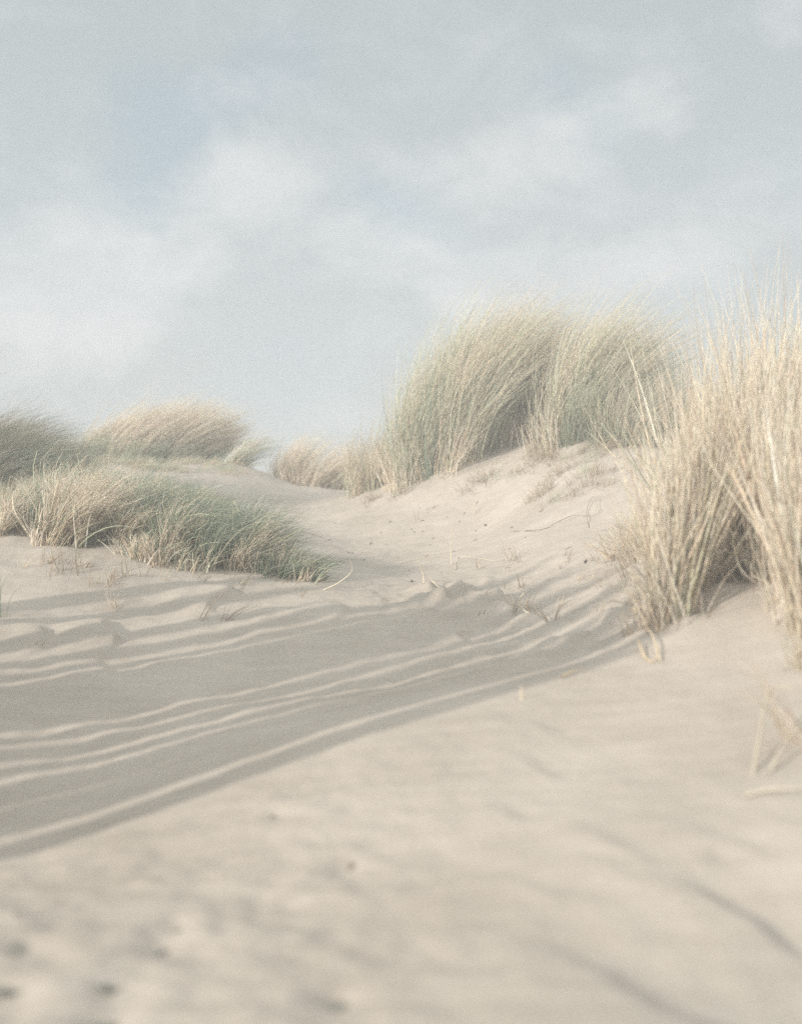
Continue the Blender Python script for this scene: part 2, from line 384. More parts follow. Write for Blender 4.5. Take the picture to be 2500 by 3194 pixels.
clump('thin pale green tuft at the left foot of the largest crest clump', 1175, 7.8, [
 ('green_blades', GREEN, [dict(rx=.20, ry=.18, n=800, L=.50, lsd=.32, spread=.35, kw=.5, grav=.2, palette=SAGE, tippal=STRAW, seed=41, width=.0045)]),
 ('dry_blades', DRY, [dict(rx=.20, ry=.16, n=500, L=.42, lsd=.32, spread=.4, kw=.5, palette=STRAW, seed=42, width=.005)])], G_BACK)
clump('small rounded blurred cream clump directly at the saddle of the dune', 990, 9.3, [
 ('dry_blades', DRY, [dict(rx=.36, ry=.25, n=2300, lsd=.3, L=.50, spread=.6, lean=.1, kw=.9, grav=.6, palette=PALE, tippal=PALE, seed=45, width=.005, edge=.5)]),
 ('green_blades', GREEN, [dict(rx=.3, ry=.2, n=350, L=.3, spread=.5, kw=.6, palette=SAGE, seed=46, width=.004)])], G_BACK)
# ---- crest, left of the saddle
clump('wide wind-blown tan clump on the crest left of the saddle', 420, 9.3, [
 ('dry_blades', DRY, [dict(rx=.50, ry=.28, n=4800, L=.70, lenx=.14, spread=.25, lean=.22, kw=1.35, kwsd=.3, grav=.35, palette=STRAW, tippal=PALE, seed=51, width=.0062, edge=.3, pw=1.2),
                      dict(rx=.25, ry=.2, dx=.33, n=350, L=.5, spread=.3, lean=.2, kw=1.3, grav=.4, palette=BROWN, tippal=STRAW, seed=52, width=.0045)]),
 ('green_blades', GREEN, [dict(rx=.56, ry=.28, dy=-.1, n=2200, L=.36, spread=.4, lean=.2, kw=.9, palette=GRN, tippal=SAGE, seed=53, width=.0045)])], G_BACK)
clump('sparse tuft with long wisps trailing right of the wide tan clump', 725, 9.1, [
 ('green_blades', GREEN, [dict(rx=.12, ry=.1, n=130, L=.42, spread=.7, lean=.4, kw=1.4, kwsd=.5, grav=.7, palette=SAGE, tippal=GRN, seed=55, width=.005)]),
 ('dry_blades', DRY, [dict(rx=.12, ry=.1, n=110, L=.40, spread=.7, lean=.4, kw=1.4, kwsd=.5, grav=.8, palette=PALE, seed=56, width=.005)])], G_BACK)
clump('dark shaded clump cut off by the left edge with blades sweeping right', -70, 7.0, [
 ('dry_blades', DRY, [dict(rx=.34, ry=.25, n=2600, L=.60, lsd=.3, spread=.5, lean=.35, kw=1.0, kwsd=.4, grav=.5, curl=.12, palette=BROWN, tippal=STRAW, seed=61, width=.0040)]),
 ('green_blades', GREEN, [dict(rx=.36, ry=.25, n=2200, L=.62, lsd=.3, spread=.55, lean=.4, kw=1.1, kwsd=.4, grav=.6, curl=.12, palette=GRN, seed=62, width=.0038)])], G_BACK)
clump('pale blurred clump behind the dark one on the left edge', -40, 9.6, [
 ('dry_blades', DRY, [dict(rx=.40, ry=.2, n=1800, L=.62, spread=.4, lean=.2, kw=1.2, grav=.4, palette=STRAW, seed=65, width=.005)])], G_BACK)

clump('tall unseen straw clump just outside the left edge, added to shade the dark clump', 0, 0, [
 ('dry_blades', DRY, [dict(rx=.35, ry=.3, n=1500, L=1.15, spread=.2, lean=.05, kw=.4, grav=.2, palette=STRAW, seed=191, width=.010)])], None, world=(-3.45, 6.55))  # out of view, added to cast shade on the left edge clump
# ---- low left bank
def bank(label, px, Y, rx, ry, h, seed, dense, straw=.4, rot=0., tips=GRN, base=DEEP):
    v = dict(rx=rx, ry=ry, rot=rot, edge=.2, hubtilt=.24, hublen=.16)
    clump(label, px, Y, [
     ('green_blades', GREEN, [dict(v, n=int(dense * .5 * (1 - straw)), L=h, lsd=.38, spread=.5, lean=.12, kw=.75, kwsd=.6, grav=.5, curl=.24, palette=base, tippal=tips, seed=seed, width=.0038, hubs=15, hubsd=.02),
                              dict(v, n=26, L=h * 1.45, lsd=.2, spread=.6, lean=.3, kw=1.0, kwsd=.6, grav=1.3, curl=.14, palette=SAGE, seed=seed + 9, width=.0050, hubs=12, hubsd=.03),
                              dict(v, n=int(dense * .10 * (1 - straw)), L=h * 1.05, lsd=.25, spread=.5, lean=.3, kw=1.0, kwsd=.5, grav=.8, curl=.16, palette=SAGE, seed=seed + 7, width=.0050, hubs=16, hubsd=.03)]),
     ('dry_blades', DRY, [dict(v, n=int(dense * straw * .8), L=h * .85, lsd=.35, spread=.55, lean=.1, kw=.5, kwsd=.5, grav=.5, curl=.22, palette=STRAW, tippal=PALE, seed=seed + 1, width=.0042, hubs=13, hubsd=.02),
                          dict(v, n=int(dense * .14), L=h * .5, lsd=.4, spread=.8, kw=.2, grav=.4, curl=.2, palette=BROWN, seed=seed + 2, width=.0034)]),
     ('stalks', DRY, [dict(v, dy=-ry * .35, n=int(80 * (straw + .12) / .4), L=h * .72, lsd=.4, spread=.22, kw=.25, kwsd=.3, grav=.15, curl=.14, palette=PALE, seed=seed + 3, width=.0085, hubs=8, hubsd=.014)])], G_LEFT)
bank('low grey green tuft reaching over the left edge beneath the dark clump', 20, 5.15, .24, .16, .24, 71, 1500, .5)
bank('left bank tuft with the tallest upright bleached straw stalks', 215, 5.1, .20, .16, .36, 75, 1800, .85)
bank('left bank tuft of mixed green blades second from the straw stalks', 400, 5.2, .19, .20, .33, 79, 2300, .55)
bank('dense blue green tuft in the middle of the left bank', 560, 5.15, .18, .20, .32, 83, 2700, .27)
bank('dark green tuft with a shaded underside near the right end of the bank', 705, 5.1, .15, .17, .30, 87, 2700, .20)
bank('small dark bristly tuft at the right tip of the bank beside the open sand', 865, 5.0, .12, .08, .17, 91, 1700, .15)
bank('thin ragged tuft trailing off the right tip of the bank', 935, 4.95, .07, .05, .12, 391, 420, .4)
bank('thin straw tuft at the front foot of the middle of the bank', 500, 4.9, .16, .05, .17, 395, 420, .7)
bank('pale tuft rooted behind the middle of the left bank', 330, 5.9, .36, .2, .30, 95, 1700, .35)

# ---- right foreground
def tall(label, px, Y, rx, ry, h, seed, n, group=G_RIGHT, lean=0.05, spread=.10):
    clump(label, px, Y, [
     ('dry_blades', DRY, [dict(rx=rx, ry=ry, n=n, L=h, lsd=.2, spread=spread, lean=lean, hubtilt=.15, hublen=.12, kw=.04, kwsd=.22, grav=.06, curl=.12, palette=np.r_[STRAW, PALE], tippal=PALE, seed=seed, width=.0072, hubs=n // 12, hubsd=.02, edge=.2),
                          dict(rx=rx, ry=ry, n=int(n * .9), L=h * .5, lsd=.4, spread=.45, kw=.1, kwsd=.4, grav=.35, curl=.28, palette=STRAW, tippal=PALE, seed=seed + 1, width=.0058, hubs=n // 12, hubsd=.03),
                          dict(rx=rx, ry=ry, n=int(n * .14), L=h * .32, lsd=.4, spread=.6, kw=.1, grav=.6, curl=.3, palette=BROWN, seed=seed + 5, width=.0048),
                          dict(rx=rx * 1.5, ry=ry * 1.3, dy=-.03, n=int(n * .5), L=.09, lsd=.4, spread=.9, kw=.1, kwsd=.5, grav=.9, curl=.5, palette=STRAW, seed=seed + 8, width=.0045, edge=.5)]),
     ('green_blades', GREEN, [dict(rx=rx * .9, ry=ry, n=int(n * .25), L=h * .9, spread=spread, kw=.1, kwsd=.2, grav=.1, curl=.08, palette=SAGE, tippal=STRAW, seed=seed + 2, width=.0062, hubsd=.02)]),
     ('stalks', DRY, [dict(rx=rx * .9, ry=ry * .8, dy=-.03, n=int(n * .22), L=h * .98, lsd=.12, spread=spread, kw=.03, kwsd=.12, grav=0, curl=.06, palette=PALE, seed=seed + 3, width=.011, hubs=n // 14, hubsd=.015)])], group)
tall('tall straw clump at the left front of the right foreground, beside the shaded hollow', 2140, 3.5, .065, .09, .57, 303, 240, lean=.12, spread=.06)
tall('thin straw tuft rooted foremost at the left of the right foreground', 2095, 3.28, .035, .05, .50, 361, 90, lean=.12, spread=.04)
tall('straw clump second from the left in the right foreground, above the dark gap', 2240, 3.62, .08, .10, .68, 105, 300)
tall('tallest bleached straw clump in the right foreground, its tips against the sky', 2350, 3.85, .13, .14, .80, 111, 420)
tall('straw clump in front of the tallest one, just left of the right edge', 2430, 3.42, .07, .09, .64, 115, 260)
tall('straw clump on the right edge with its base lowest in the sand', 2520, 3.05, .06, .10, .60, 121, 170)
tall('straw clump set behind the tallest one at the right edge', 2470, 4.3, .20, .2, .84, 131, 420)
tall('shorter straw clump behind the left front clump of the right foreground', 2230, 4.4, .16, .2, .52, 141, 380)
clump('clump of fine dark green curling blades at the right edge against the sky', 2540, 5.0, [
 ('green_blades', GREEN, [dict(rx=.28, ry=.2, n=900, L=.80, spread=.3, lean=-.1, kw=-0.0, grav=.8, curl=.18, palette=GRN, seed=151, width=.0035, wind=np.array([-.9, 0, 0]))])], None)
clump('low frizzy straw tangle at the foot of the right foreground clumps', 2070, 4.6, [
 ('dry_blades', DRY, [dict(rx=.17, ry=.34, n=900, L=.22, lsd=.4, spread=.8, lean=-.1, kw=.1, kwsd=.5, grav=.6, curl=.30, palette=STRAW, tippal=PALE, seed=155, width=.0040)])], None)
clump('long blades splaying left from the right foreground straw', 2200, 4.3, [
 ('dry_blades', DRY, [dict(rx=.08, ry=.06, dx=-.02, n=26, L=.92, lsd=.2, spread=.3, lean=-.38, kw=0, grav=.1, curl=.04, palette=PALE, seed=157, width=.009)]),
 ('green_blades', GREEN, [dict(rx=.08, ry=.06, n=12, L=.85, lsd=.2, spread=.3, lean=-.35, kw=0, grav=.15, curl=.05, palette=SAGE, seed=158, width=.009)])], None)

# ---- low dry scrub on the slope
def scrub(label, px, Y, rx, ry, h, n, seed, g=.15, group=None, w=.0028, name='dry_scrub_patch', cat='scrub', pal0=BROWN):
    clump(label, px, Y, [
     ('dry_blades', DRY, [dict(rx=rx, ry=ry, n=n, L=h, lsd=.4, spread=.9, kw=.2, kwsd=.4, grav=.5, curl=.35, palette=pal0, tippal=STRAW, seed=seed, width=w)]),
     ('green_blades', GREEN, [dict(rx=rx, ry=ry, n=max(6, int(n * g)), L=h, lsd=.3, spread=.6, kw=.5, grav=.4, curl=.2, palette=SAGE, seed=seed + 1, width=w)])], group, name, cat)
scrub('low twiggy brown scrub patch on the slope left of the foreground straw', 1850, 6.25, .33, .34, .11, 1000, 161)
scrub('thin greenish mat of short grass at the top of the right slope', 1830, 6.8, .38, .22, .13, 1300, 163, .6)
scrub('sparse dry sprigs under the largest crest clump', 1330, 7.2, .42, .18, .12, 420, 165)
scrub('low tangle of dry roots in front of the wind-swept crest clump', 1560, 6.8, .26, .15, .10, 330, 167)
scrub('short green and straw turf on top of the left crest', 470, 8.75, .80, .38, .10, 2600, 169, .9, name='short_turf_patch', cat='turf', pal0=STRAW)
scrub('thin green turf on the slope below the left crest clump', 400, 7.3, .62, .6, .14, 2600, 171, .9, name='short_turf_patch', cat='turf', pal0=STRAW)
scrub('dark low grass on the shaded slope at the left edge', 100, 6.6, .34, .5, .16, 1300, 173, .9, name='short_turf_patch', cat='turf')

# ---- single stems, sprigs and debris
def gz1(x, y): return float(ground([x], [y])[0])
def stem(name, label, cat, pts, rad, col, group=None):
    """pts: (px, py, height above the sand) with the foot read off the ground"""
    P = []
    for p in pts:
        if len(p) == 3:
            g = unproj(p[0], p[1]); P.append((g[0], g[1], gz1(*g) + p[2]))
        else:                                    # px, py, _, Y : a point in the air at distance Y
            P.append(tuple(pt(p[0], p[1], p[3])))
    path = spline(P, 16); o0 = path[0]
    r = rad * (1 - .65 * np.linspace(0, 1, 16))
    V, Fq, C = tube(path, r, col)
    o = mesh_np(name, V, Fq, TWIG, C, None, True, o0); tag(o, label, cat, group); return o
Yf = lambda px, py: unproj(px, py)[1]
y1 = Yf(1407, 1765); stem('lone_straw', 'single thin upright straw stem standing on the open sand mid slope', 'grass stem', [(1407,1765,-.01),(1405,1700,0,y1),(1412,1640,0,y1-.03)], .0022, (.78,.68,.50))
y1 = Yf(1005, 1845); stem('lone_straw', 'pale curved straw arching off the sand right of the left bank', 'grass stem', [(1005,1845,-.004),(1060,1815,0,y1),(1097,1780,0,y1-.02),(1092,1745,0,y1-.05)], .0026, (.76,.68,.52))
y1 = Yf(1320, 1830); stem('lone_straw', 'pale straw leaning left above the crumbled sand ridge', 'grass stem', [(1322,1830,-.01),(1318,1790,0,y1),(1300,1742,0,y1-.03)], .003, (.80,.70,.52))
stem('lone_straw', 'thin straw leaning across the crumbled sand ridge beside the leaning one', 'grass stem', [(1400,1875,-.004),(1350,1815,0,y1-.1),(1312,1755,0,y1-.12)], .0022, (.72,.62,.45))
y1 = Yf(1655, 1915); stem('curled_leaf', 'whitish curled dry leaf standing in the crumbled sand', 'dry leaf', [(1655,1920,0),(1628,1900,0,y1),(1620,1868,0,y1-.02),(1634,1850,0,y1-.03)], .006, (.84,.77,.64))
stem('curled_leaf', 'brown hooked stem beside the whitish curled leaf', 'dry leaf', [(1668,1925,0),(1655,1915,0,y1-.03),(1640,1885,0,y1-.04),(1650,1865,0,y1-.05)], .003, (.50,.38,.26))
y1 = Yf(1632, 2195); stem('grass_stump', 'short pale broken straw stump at the edge of the shadow', 'grass stump', [(1632,2200,-.01),(1626,2180,0,y1),(1624,2140,0,y1)], .0045, (.66,.56,.42))
stem('thin_root', 'long thin dark root lying across the right slope', 'root', [(1600,1658,.004),(1690,1655,.006),(1740,1640,.012),(1790,1618,.015),(1850,1606,.01),(1875,1590,.012)], .0020, (.22,.17,.12))
stem('thin_root', 'looped thin root above the right end of the long dark one', 'root', [(1835,1640,.002),(1828,1600,.01),(1850,1575,.03),(1868,1600,.01)], .0020, (.34,.28,.2))
stem('lone_straw', 'fine straw lying flat on the sand right of the upright stem', 'grass stem', [(1420,1775,.004),(1424,1752,.012),(1460,1745,.008),(1550,1748,.004)], .0018, (.70,.6,.44))
stem('thin_root', 'thin straw line lying on the crest of the sand step mid picture', 'root', [(1250,1752,.003),(1320,1742,.006),(1400,1737,.005)], .0018, (.45,.36,.26))
y1 = Yf(2095, 1975)
stem('curled_leaf', 'pale curled dry blade lying below the left front straw clump', 'dry leaf', [(1975,1900,0),(1990,1960,.01),(2030,2000,.02),(2050,2055,.012),(2060,2070,.003)], .004, (.72,.60,.42))
stem('curled_leaf', 'small hooked brown blade on the sunlit bank edge', 'dry leaf', [(1990,2020,.02),(2010,2060,.006),(2040,2068,.004),(2052,2040,.02)], .0035, (.62,.48,.32))
stem('lone_straw', 'orange brown straw lying on the shadow edge of the bank', 'grass stem', [(1750,2125,.005),(1790,2112,.012),(1820,2100,.008)], .003, (.64,.50,.32))
# bare stalks at the right edge, and what lies near them
stem('dead_stalk', 'bent grey stalk leaning out from the right edge above the bank', 'dead stalk', [(2345,2425,-.004),(2375,2340,.05),(2400,2295,.09),(2520,2285,.10)], .0042, (.50,.44,.34))
stem('dead_stalk', 'pale flat straw lying on the sand at the right edge', 'dead stalk', [(2320,2500,.004),(2400,2484,.008),(2520,2478,.010)], .0038, (.62,.55,.44))
stem('dead_stalk', 'second grey stalk leaning beside the bent one at the right edge', 'dead stalk', [(2400,2420,0),(2440,2370,.03),(2510,2330,.06)], .004, (.52,.46,.36))
clump('sparse straggly straw tuft entering at the right edge above the stalks', 2540, 2.42, [
 ('dry_blades', DRY, [dict(rx=.06, ry=.06, n=34, L=.24, lsd=.3, spread=.6, lean=-.4, kw=.1, grav=.5, curl=.25, palette=STRAW, seed=181, width=.004)])], None)
clump('loose straw tuft hanging at the right edge below the foreground clumps', 2490, 2.85, [
 ('dry_blades', DRY, [dict(rx=.05, ry=.06, n=60, L=.26, lsd=.3, spread=.6, lean=-.2, kw=.1, grav=.5, curl=.25, palette=STRAW, seed=183, width=.005)])], None)

def sprig(label, px, py, h, n, seed, group=None, p=STRAW, w=.0028, lean=0., name='grass_sprig', spread=.7):
    g = unproj(px, py); bag = Bag()
    tufts(bag, g[0], g[1], rx=.02, ry=.02, n=n, L=h, lsd=.35, spread=spread, lean=lean, kw=.3, kwsd=.3, grav=.35, curl=.2, width=w, palette=p, seed=seed, hubs=3, hubsd=.008, zoff=-.004, edge=0)
    o = bag.build(name, DRY, None, (g[0], g[1], gz1(*g))); tag(o, label, 'grass sprig', group); return o
sprig('fine upright green sprig at the left edge in front of the bank', 10, 1930, .16, 16, 201, None, GRN, .004, .1)
sprig('dry sprig with a forked root on the sand below the bank straw', 365, 1900, .10, 14, 202)
sprig('straw sprig leaning over the sand step left of centre', 620, 1935, .13, 9, 203, None, BROWN, .003, .3)
sprig('short brown sprig at the left bank edge below the dark tuft', 690, 1945, .11, 8, 204, None, BROWN, .003, .3)
sprig('tiny orange sprig in front of the tall straw stalks', 250, 1780, .07, 22, 205, None, STRAW)
sprig('curled dark leaf tuft half buried on the left sand step', 75, 2035, .05, 10, 206, None, BROWN, .004, .6)
sprig('lone straw tip poking up behind the right end of the left bank', 797, 1595, .10, 7, 207, None, STRAW, .003)
sprig('tiny sprig on the slope below the saddle grass', 1135, 1590, .08, 8, 208, None, BROWN)
sprig('pale twisted sprig in the shaded crumbled sand', 1950, 1990, .10, 12, 209, None, STRAW, .004)
rs = np.random.default_rng(77)
GS = 'loose sprigs scattered over the right slope'
for i in range(34):
    px = rs.uniform(1230, 1800); py = rs.uniform(1430, 1600) - (px - 1230) * .08 + 30
    sprig('tiny dry sprig among the scattered litter of the upper right slope', px, py, rs.uniform(.03, .09), int(rs.integers(4, 9)), 300 + i, GS, BROWN if rs.random() < .5 else STRAW, .0024, rs.uniform(-.3, .6))
GF = 'sparse sprigs along the foot of the left bank'
for i in range(26):
    px = rs.uniform(60, 980); py = 1745 + (px) * .07 + rs.uniform(0, 60)
    sprig('tiny straw sprig at the foot of the left bank', px, py, rs.uniform(.04, .14), int(rs.integers(4, 12)), 400 + i, GF, STRAW if rs.random() < .6 else BROWN, .0026, rs.uniform(-.1, .6))
GR = 'sprigs in the crumbled sand left of the foreground straw'
for i in range(46):
    px = rs.uniform(1480, 2080); py = rs.uniform(1720, 1960)
    sprig('small dry sprig in the crumbled sand left of the foreground straw', px, py, rs.uniform(.03, .10), int(rs.integers(4, 10)), 500 + i, GR, STRAW if rs.random() < .45 else BROWN, .0028, rs.uniform(-.6, .3))
# dark flecks of debris
def fleck(i, px, py, ln, wd, az):
    g = unproj(px, py); k = np.random.default_rng(900 + i); m = 6
    path = [(g[0] + math.cos(az) * ln * (t - .5) + k.normal(0, ln * .06), g[1] + math.sin(az) * ln * (t - .5), 0) for t in np.linspace(0, 1, m)]
    path = [(a, b, gz1(a, b) + wd * .5 + .25 * ln * max(0, math.sin(3 * j / m)) * k.random()) for j, (a, b, _) in enumerate(path)]
    V, Fq, C = tube(spline(path, 9), wd * np.sin(np.linspace(.35, 2.8, 9)), (.10, .085, .07) if k.random() < .6 else (.26, .2, .14))
    o = mesh_np('plant_fleck', V, Fq, TWIG, C, None, True, (g[0], g[1], gz1(*g)))
    tag(o, 'tiny dark fleck of plant litter on the open sand of the hollow', 'plant litter', 'dark flecks on the hollow sand')
pos = [(1513,1638,.016,.006),(1026,1684,.020,.003),(1215,1632,.014,.004),(1045,1634,.012,.003),(1067,1636,.010,.003),(1204,1702,.008,.003),(1327,1735,.012,.003),
       (1283,1806,.018,.006),(1275,1782,.007,.003),(1188,1665,.02,.0015),(1316,1628,.025,.0015),(1317,1665,.02,.0015),(1447,1602,.02,.002),(1487,1568,.022,.002),(1430,1745,.02,.002)]
for i, (px, py, ln, wd) in enumerate(pos): fleck(i, px, py, ln, wd, rs.uniform(0, 3.1))
for i in range(30): fleck(50 + i, rs.uniform(980, 1800), rs.uniform(1590, 1790), rs.uniform(.006, .03), rs.uniform(.0012, .0022), rs.uniform(0, 3.1))
g = (1825,1740); fleck(99, 1825, 1745, .03, .004, 1.2)

def bit(label, px, py, ln, wd, az, col):
    g = unproj(px, min(py, 3190)); k = np.random.default_rng(int(px + py)); t = np.linspace(-.5, .5, 6)
    p = [(g[0] + math.cos(az) * ln * v, g[1] + math.sin(az) * ln * v + k.normal(0, .06) * ln) for v in t]
    p = [(a, b, gz1(a, b) + wd * .5 + .15 * ln * math.sin((v + .5) * 3.1)) for (a, b), v in zip(p, t)]
    V, Fq, C = tube(spline(p, 9), wd * np.sin(np.linspace(.4, 2.7, 9)), col)
    o = mesh_np('broken_twig', V, Fq, TWIG, C, None, True, (g[0], g[1], gz1(*g))); tag(o, label, 'plant litter')
DK = (.20, .20, .18)
bit('dark stubby bit of debris in the blurred sand at the bottom, right of the footprints', 1055, 3110, .022, .0075, 1.0, DK)
bit('dark bit of debris near the bottom left of the blurred sand', 335, 3065, .022, .005, .4, DK)
bit('dark round bit of debris on the very bottom edge left of centre', 330, 3165, .022, .007, .3, DK)
bit('slim dark sliver at the left edge above the lower sliver', 60, 2870, .035, .0025, 2.3, DK)
bit('dark sliver at the left edge between the upper sliver and the corner', 50, 2950, .035, .004, 2.0, DK)
bit('dark bit of debris in the middle of the trampled sand', 505, 2940, .018, .004, .9, DK)
bit('small dark bit of debris just right of the one in the trampled sand', 552, 2895, .016, .0025, 2.2, DK)
bit('dark flat bit of debris in the bottom left corner', 15, 3085, .028, .005, .4, DK)
bit('brownish bit of litter on the sand below the end of the shadow edge', 852, 2552, .014, .003, 1.0, (.3, .24, .18))
bit('brownish bit of litter alone on the sand right of the trampled patch', 1092, 2690, .018, .0035, 1.2, (.28, .23, .18))

# ---- clumps outside the left edge, whose shadows lie over the hollow (gaps between them let the light streaks through)
gaps = [(2.395,.032),(2.65,.011),(2.85,.026),(2.965,.034),(3.145,.031),(3.275,.031),(3.71,.022),(3.80,.030),(3.93,.045),(4.12,.07),(4.31,.05)]
gaps = [(g[0], g[1]) for g in gaps]
edges = [2.315] + [v for g in gaps for v in (g[0] - g[1], g[0] + g[1])] + [4.44]
for i in range(0, len(edges), 2):
    a, b = edges[i], edges[i+1]
    s = (a + b) / 2; wdt = b - a; c = LD * (-.15) + PD * s
    z0 = float(base_h(c[0], c[1])); bag = Bag(); rs2 = np.random.default_rng(700 + i)
    n = int(5200 * wdt) + 40; sv = rs2.uniform(a, b, n); uv = rs2.normal(-.15, .07, n)
    PX = LD[0] * uv + PD[0] * sv; PY = LD[1] * uv + PD[1] * sv
    sl = rs2.normal(0, .012, n); P0 = np.c_[PX, PY, base_h(PX, PY) - .02]
    tl = rs2.normal(0, .12, n); U0 = np.c_[LD[0] * tl + PD[0] * sl, LD[1] * tl + PD[1] * sl, np.ones(n)]
    if i == 0:
        k = 30; sv[:k] = rs2.triangular(2.24, 2.32, 2.32, k); PX[:k] = LD[0] * uv[:k] + PD[0] * sv[:k]; PY[:k] = LD[1] * uv[:k] + PD[1] * sv[:k]
        P0 = np.c_[PX, PY, base_h(PX, PY) - .02]
    Ln = np.clip(rs2.normal(1.06, .15, n) * (1 + .10 * np.sin(sv * 23)) * (1 if s < 4.0 else .72), .4, 1.45)
    bag.add(*blade_arrays(P0, U0, Ln, np.full(n, .011), pal(STRAW, n, rs2), np.array([LD[0], LD[1], 0]), np.full(n, .15), np.full(n, .1), .004, rs2, 6))
    o = bag.build('marram_grass_clump', DRY, None, (c[0], c[1], z0))
    tag(o, 'straw clump standing left of the picture and shading the hollow', 'grass clump', 'clumps left of the picture')

# ------------------------------------------------------------------ sky
wd = bpy.data.worlds.new('World'); S.world = wd; wd.use_nodes = True; nt = wd.node_tree; nt.nodes.clear(); L = nt.links.new
out = N(nt, 'ShaderNodeOutputWorld'); bg = N(nt, 'ShaderNodeBackground'); bg.inputs['Strength'].default_value = .10
sky = N(nt, 'ShaderNodeTexSky', sky_type='NISHITA'); sky.sun_disc = False; sky.sun_elevation = SUN_EL
sunx, suny = -LD[0], -LD[1]                       # where the sun stands
sky.sun_rotation = math.atan2(sunx, suny); sky.altitude = 0; sky.air_density = 1.0; sky.dust_density = 2.0; sky.ozone_density = 1.0
tc = N(nt, 'ShaderNodeTexCoord')
def math_n(op, a, b=None, c=None, clamp=False):
    n = N(nt, 'ShaderNodeMath', operation=op); n.use_clamp = clamp
    for i, v in enumerate((a, b, c)):
        if v is None: continue
        if isinstance(v, (int, float)): n.inputs[i].default_value = v
        else: L(v, n.inputs[i])
    return n.outputs[0]
nzw = N(nt, 'ShaderNodeTexNoise'); nzw.inputs['Scale'].default_value = 4.5; nzw.inputs['Detail'].default_value = 7; nzw.inputs['Roughness'].default_value = .62
L(tc.outputs['Generated'], nzw.inputs['Vector'])
vsub = N(nt, 'ShaderNodeVectorMath', operation='SUBTRACT'); L(nzw.outputs['Color'], vsub.inputs[0]); vsub.inputs[1].default_value = (.5, .5, .5)
vsc = N(nt, 'ShaderNodeVectorMath', operation='SCALE'); L(vsub.outputs[0], vsc.inputs[0]); vsc.inputs['Scale'].default_value = .17
vadd = N(nt, 'ShaderNodeVectorMath', operation='ADD'); L(tc.outputs['Generated'], vadd.inputs[0]); L(vsc.outputs[0], vadd.inputs[1])
def blob(px, py, rpx, rpy, w):
    d = ray(px, py); d = d / np.linalg.norm(d)
    s = N(nt, 'ShaderNodeVectorMath', operation='SUBTRACT'); L(vadd.outputs[0], s.inputs[0]); s.inputs[1].default_value = tuple(d)
    m = N(nt, 'ShaderNodeVectorMath', operation='MULTIPLY'); L(s.outputs[0], m.inputs[0]); m.inputs[1].default_value = (FPX / rpx, FPX / rpx, FPX / rpy)
    l = N(nt, 'ShaderNodeVectorMath', operation='LENGTH'); L(m.outputs[0], l.inputs[0])
    mr = N(nt, 'ShaderNodeMapRange', interpolation_type='SMOOTHERSTEP'); L(l.outputs['Value'], mr.inputs[0])
    mr.inputs[1].default_value = 0; mr.inputs[2].default_value = 1.25; mr.inputs[3].default_value = w; mr.inputs[4].default_value = 0
    return mr.outputs[0]
def total(bl):
    t = None
    for b in bl:
        v = blob(*b); t = v if t is None else math_n('ADD', t, v)
    return t
bright = total([(740,610,260,160,.8),(300,900,560,230,.85),(560,820,260,120,.5),(1650,450,330,160,.75),(1500,930,240,110,.8),(2150,760,420,170,.7),(2020,350,170,110,.5),
                (1150,800,420,140,.4),(100,1050,420,160,.5),(1600,800,500,200,.5),(2450,60,160,120,.4),(1270,490,160,70,.35),(250,700,260,140,.35)])
blue = total([(520,430,330,300,1.0),(850,230,220,230,.6),(380,640,240,120,.6),(1250,650,280,140,.9),(1900,410,130,110,.7),(1780,260,170,160,.5),(2420,560,90,160,.3),(900,1300,500,260,.45),(20,560,160,200,.4),(1330,470,130,60,.4)])
nf = N(nt, 'ShaderNodeTexNoise'); nf.inputs['Scale'].default_value = 7; nf.inputs['Detail'].default_value = 9; nf.inputs['Roughness'].default_value = .70; nf.inputs['Distortion'].default_value = .4
mpf = N(nt, 'ShaderNodeMapping'); mpf.inputs['Scale'].default_value = (1, 1, 2.0); L(tc.outputs['Generated'], mpf.inputs[0]); L(mpf.outputs[0], nf.inputs[0])
fb = math_n('SUBTRACT', nf.outputs['Fac'], .5)
# haze veil over the clear sky, then grey cloud, then bright cloud
SC = 8.2
def rgb(r, g, b): return (r * SC, g * SC, b * SC, 1)
SKYBLUE = rgb(.500, .620, .690); GREY = rgb(.530, .594, .618); WHITE = rgb(.755, .790, .808)
mixs = N(nt, 'ShaderNodeMixRGB'); mixs.inputs[0].default_value = .82; L(sky.outputs[0], mixs.inputs[1]); mixs.inputs[2].default_value = SKYBLUE
m1 = N(nt, 'ShaderNodeMixRGB'); m1.inputs[2].default_value = GREY
f1 = math_n('SUBTRACT', 1.0, math_n('ADD', blue, math_n('MULTIPLY', fb, 1.3)), clamp=True); L(f1, m1.inputs[0]); L(mixs.outputs[0], m1.inputs[1])
m2 = N(nt, 'ShaderNodeMixRGB'); m2.inputs[2].default_value = WHITE
f2 = math_n('MULTIPLY', math_n('ADD', bright, math_n('MULTIPLY', fb, 2.6)), 1.0, clamp=True); L(f2, m2.inputs[0]); L(m1.outputs[0], m2.inputs[1])
# paler towards the horizon
sep = N(nt, 'ShaderNodeSeparateXYZ'); L(tc.outputs['Generated'], sep.inputs[0])
hz = N(nt, 'ShaderNodeMapRange'); L(sep.outputs['Z'], hz.inputs[0]); hz.inputs[1].default_value = .0; hz.inputs[2].default_value = .5; hz.inputs[3].default_value = .35; hz.inputs[4].default_value = 0
m3 = N(nt, 'ShaderNodeMixRGB'); L(hz.outputs[0], m3.inputs[0]); L(m2.outputs[0], m3.inputs[1]); m3.inputs[2].default_value = rgb(.640, .700, .740)
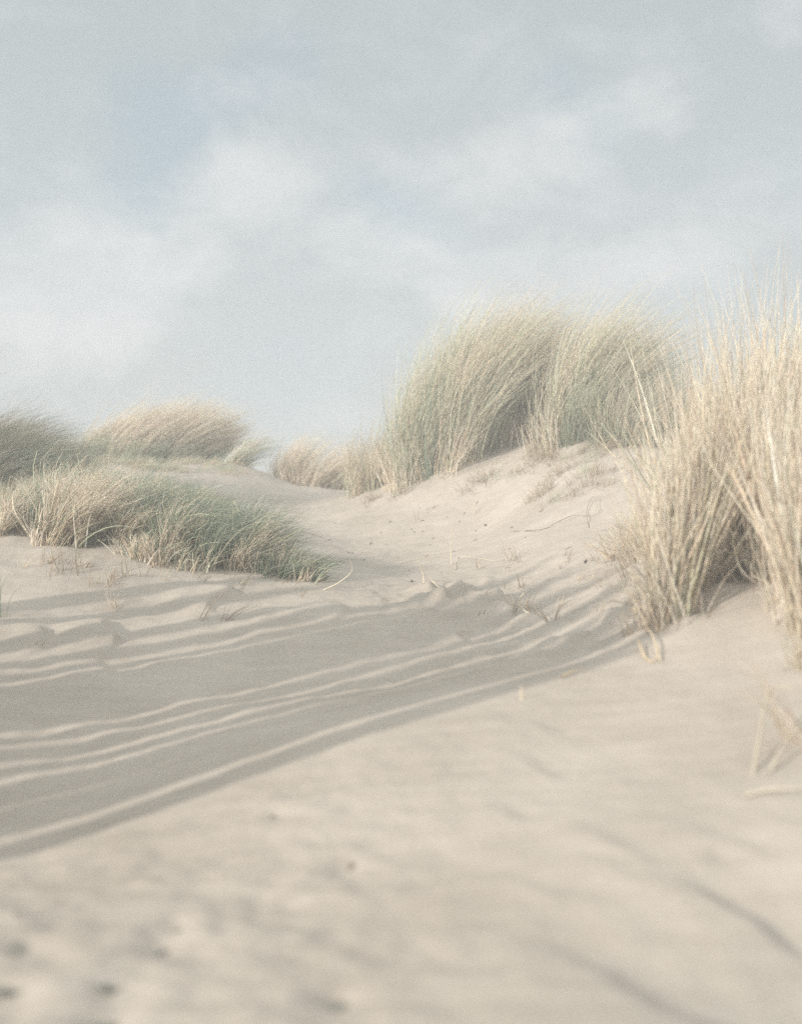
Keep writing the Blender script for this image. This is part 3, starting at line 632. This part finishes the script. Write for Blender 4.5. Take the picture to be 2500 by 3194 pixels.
# unseen sky overhead and behind the camera, brightened to lift the shadows
up = N(nt, 'ShaderNodeMapRange', interpolation_type='SMOOTHSTEP'); L(sep.outputs['Z'], up.inputs[0]); up.inputs[1].default_value = .45; up.inputs[2].default_value = .9; up.inputs[4].default_value = .98
bk = N(nt, 'ShaderNodeMapRange', interpolation_type='SMOOTHSTEP'); L(sep.outputs['Y'], bk.inputs[0]); bk.inputs[1].default_value = .55; bk.inputs[2].default_value = -.4; bk.inputs[4].default_value = .95
lo = N(nt, 'ShaderNodeMapRange', interpolation_type='SMOOTHSTEP'); L(sep.outputs['Z'], lo.inputs[0]); lo.inputs[1].default_value = .12; lo.inputs[2].default_value = .46; lo.inputs[3].default_value = 1.06; lo.inputs[4].default_value = .93  # sky colour dimmed towards the top, imitating lens vignetting
gain = math_n('ADD', math_n('ADD', up.outputs[0], bk.outputs[0]), lo.outputs[0])
vs = N(nt, 'ShaderNodeVectorMath', operation='SCALE'); L(m3.outputs[0], vs.inputs[0]); L(gain, vs.inputs['Scale'])
wm = N(nt, 'ShaderNodeMapRange'); L(gain, wm.inputs[0]); wm.inputs[1].default_value = 1.05; wm.inputs[2].default_value = 2.0
wt = N(nt, 'ShaderNodeMixRGB', blend_type='MULTIPLY'); L(wm.outputs[0], wt.inputs[0]); L(vs.outputs[0], wt.inputs[1]); wt.inputs[2].default_value = (1.06, 1.0, .94, 1)
L(wt.outputs[0], bg.inputs['Color']); L(bg.outputs[0], out.inputs[0])

# ------------------------------------------------------------------ sun
ld = bpy.data.lights.new('sun', 'SUN'); ld.energy = 5.0; ld.angle = R(.9); ld.color = (1.0, .93, .82)
so = bpy.data.objects.new('sun', ld); COL.objects.link(so)
d = Vector((LD[0] * math.cos(SUN_EL), LD[1] * math.cos(SUN_EL), -math.sin(SUN_EL)))
so.rotation_euler = d.to_track_quat('-Z', 'Y').to_euler(); so.location = (-4, -3, 5)

# ------------------------------------------------------------------ haze volume, added to lift the dark tones to a matte look
bm = [(x, y, z) for z in (-2.2, 3.2) for y in (-301, 460) for x in (-360, 360)]
mh = bpy.data.materials.new('fade_haze'); mh.use_nodes = True; ht = mh.node_tree; ht.nodes.clear()
ho = N(ht, 'ShaderNodeOutputMaterial'); pv = N(ht, 'ShaderNodeVolumePrincipled'); pv.inputs['Color'].default_value = (.975, .97, .96, 1)
pv.inputs['Density'].default_value = HAZE; pv.inputs['Anisotropy'].default_value = 0
ht.links.new(pv.outputs[0], ho.inputs['Volume'])
hz_o = mesh_np('haze', bm, [(2,3,1,0),(5,7,6,4),(1,5,4,0),(6,7,3,2),(4,6,2,0),(3,7,5,1)], mh, smooth=False); tag(hz_o, 'pale haze volume added over the dunes to lift the dark tones', 'haze', kind='stuff')

# ------------------------------------------------------------------ camera
cam = bpy.data.cameras.new('camera'); co = bpy.data.objects.new('camera', cam); COL.objects.link(co)
co.location = (0, 0, CAMZ); co.rotation_euler = (R(90) + PITCH, 0, 0)
cam.sensor_fit = 'VERTICAL'; cam.sensor_height = 36; cam.sensor_width = 28.2; cam.lens = LENS; cam.clip_start = .05; cam.clip_end = 3000
cam.dof.use_dof = True; cam.dof.focus_distance = 5.3; cam.dof.aperture_fstop = 1.5
S.camera = co
S.view_settings.view_transform = 'Standard'; S.view_settings.look = 'None'; S.view_settings.exposure = .27; S.view_settings.gamma = 1
S.render.engine = 'CYCLES'
S.cycles.max_bounces = 8; S.cycles.diffuse_bounces = 5
S.cycles.use_denoising = False
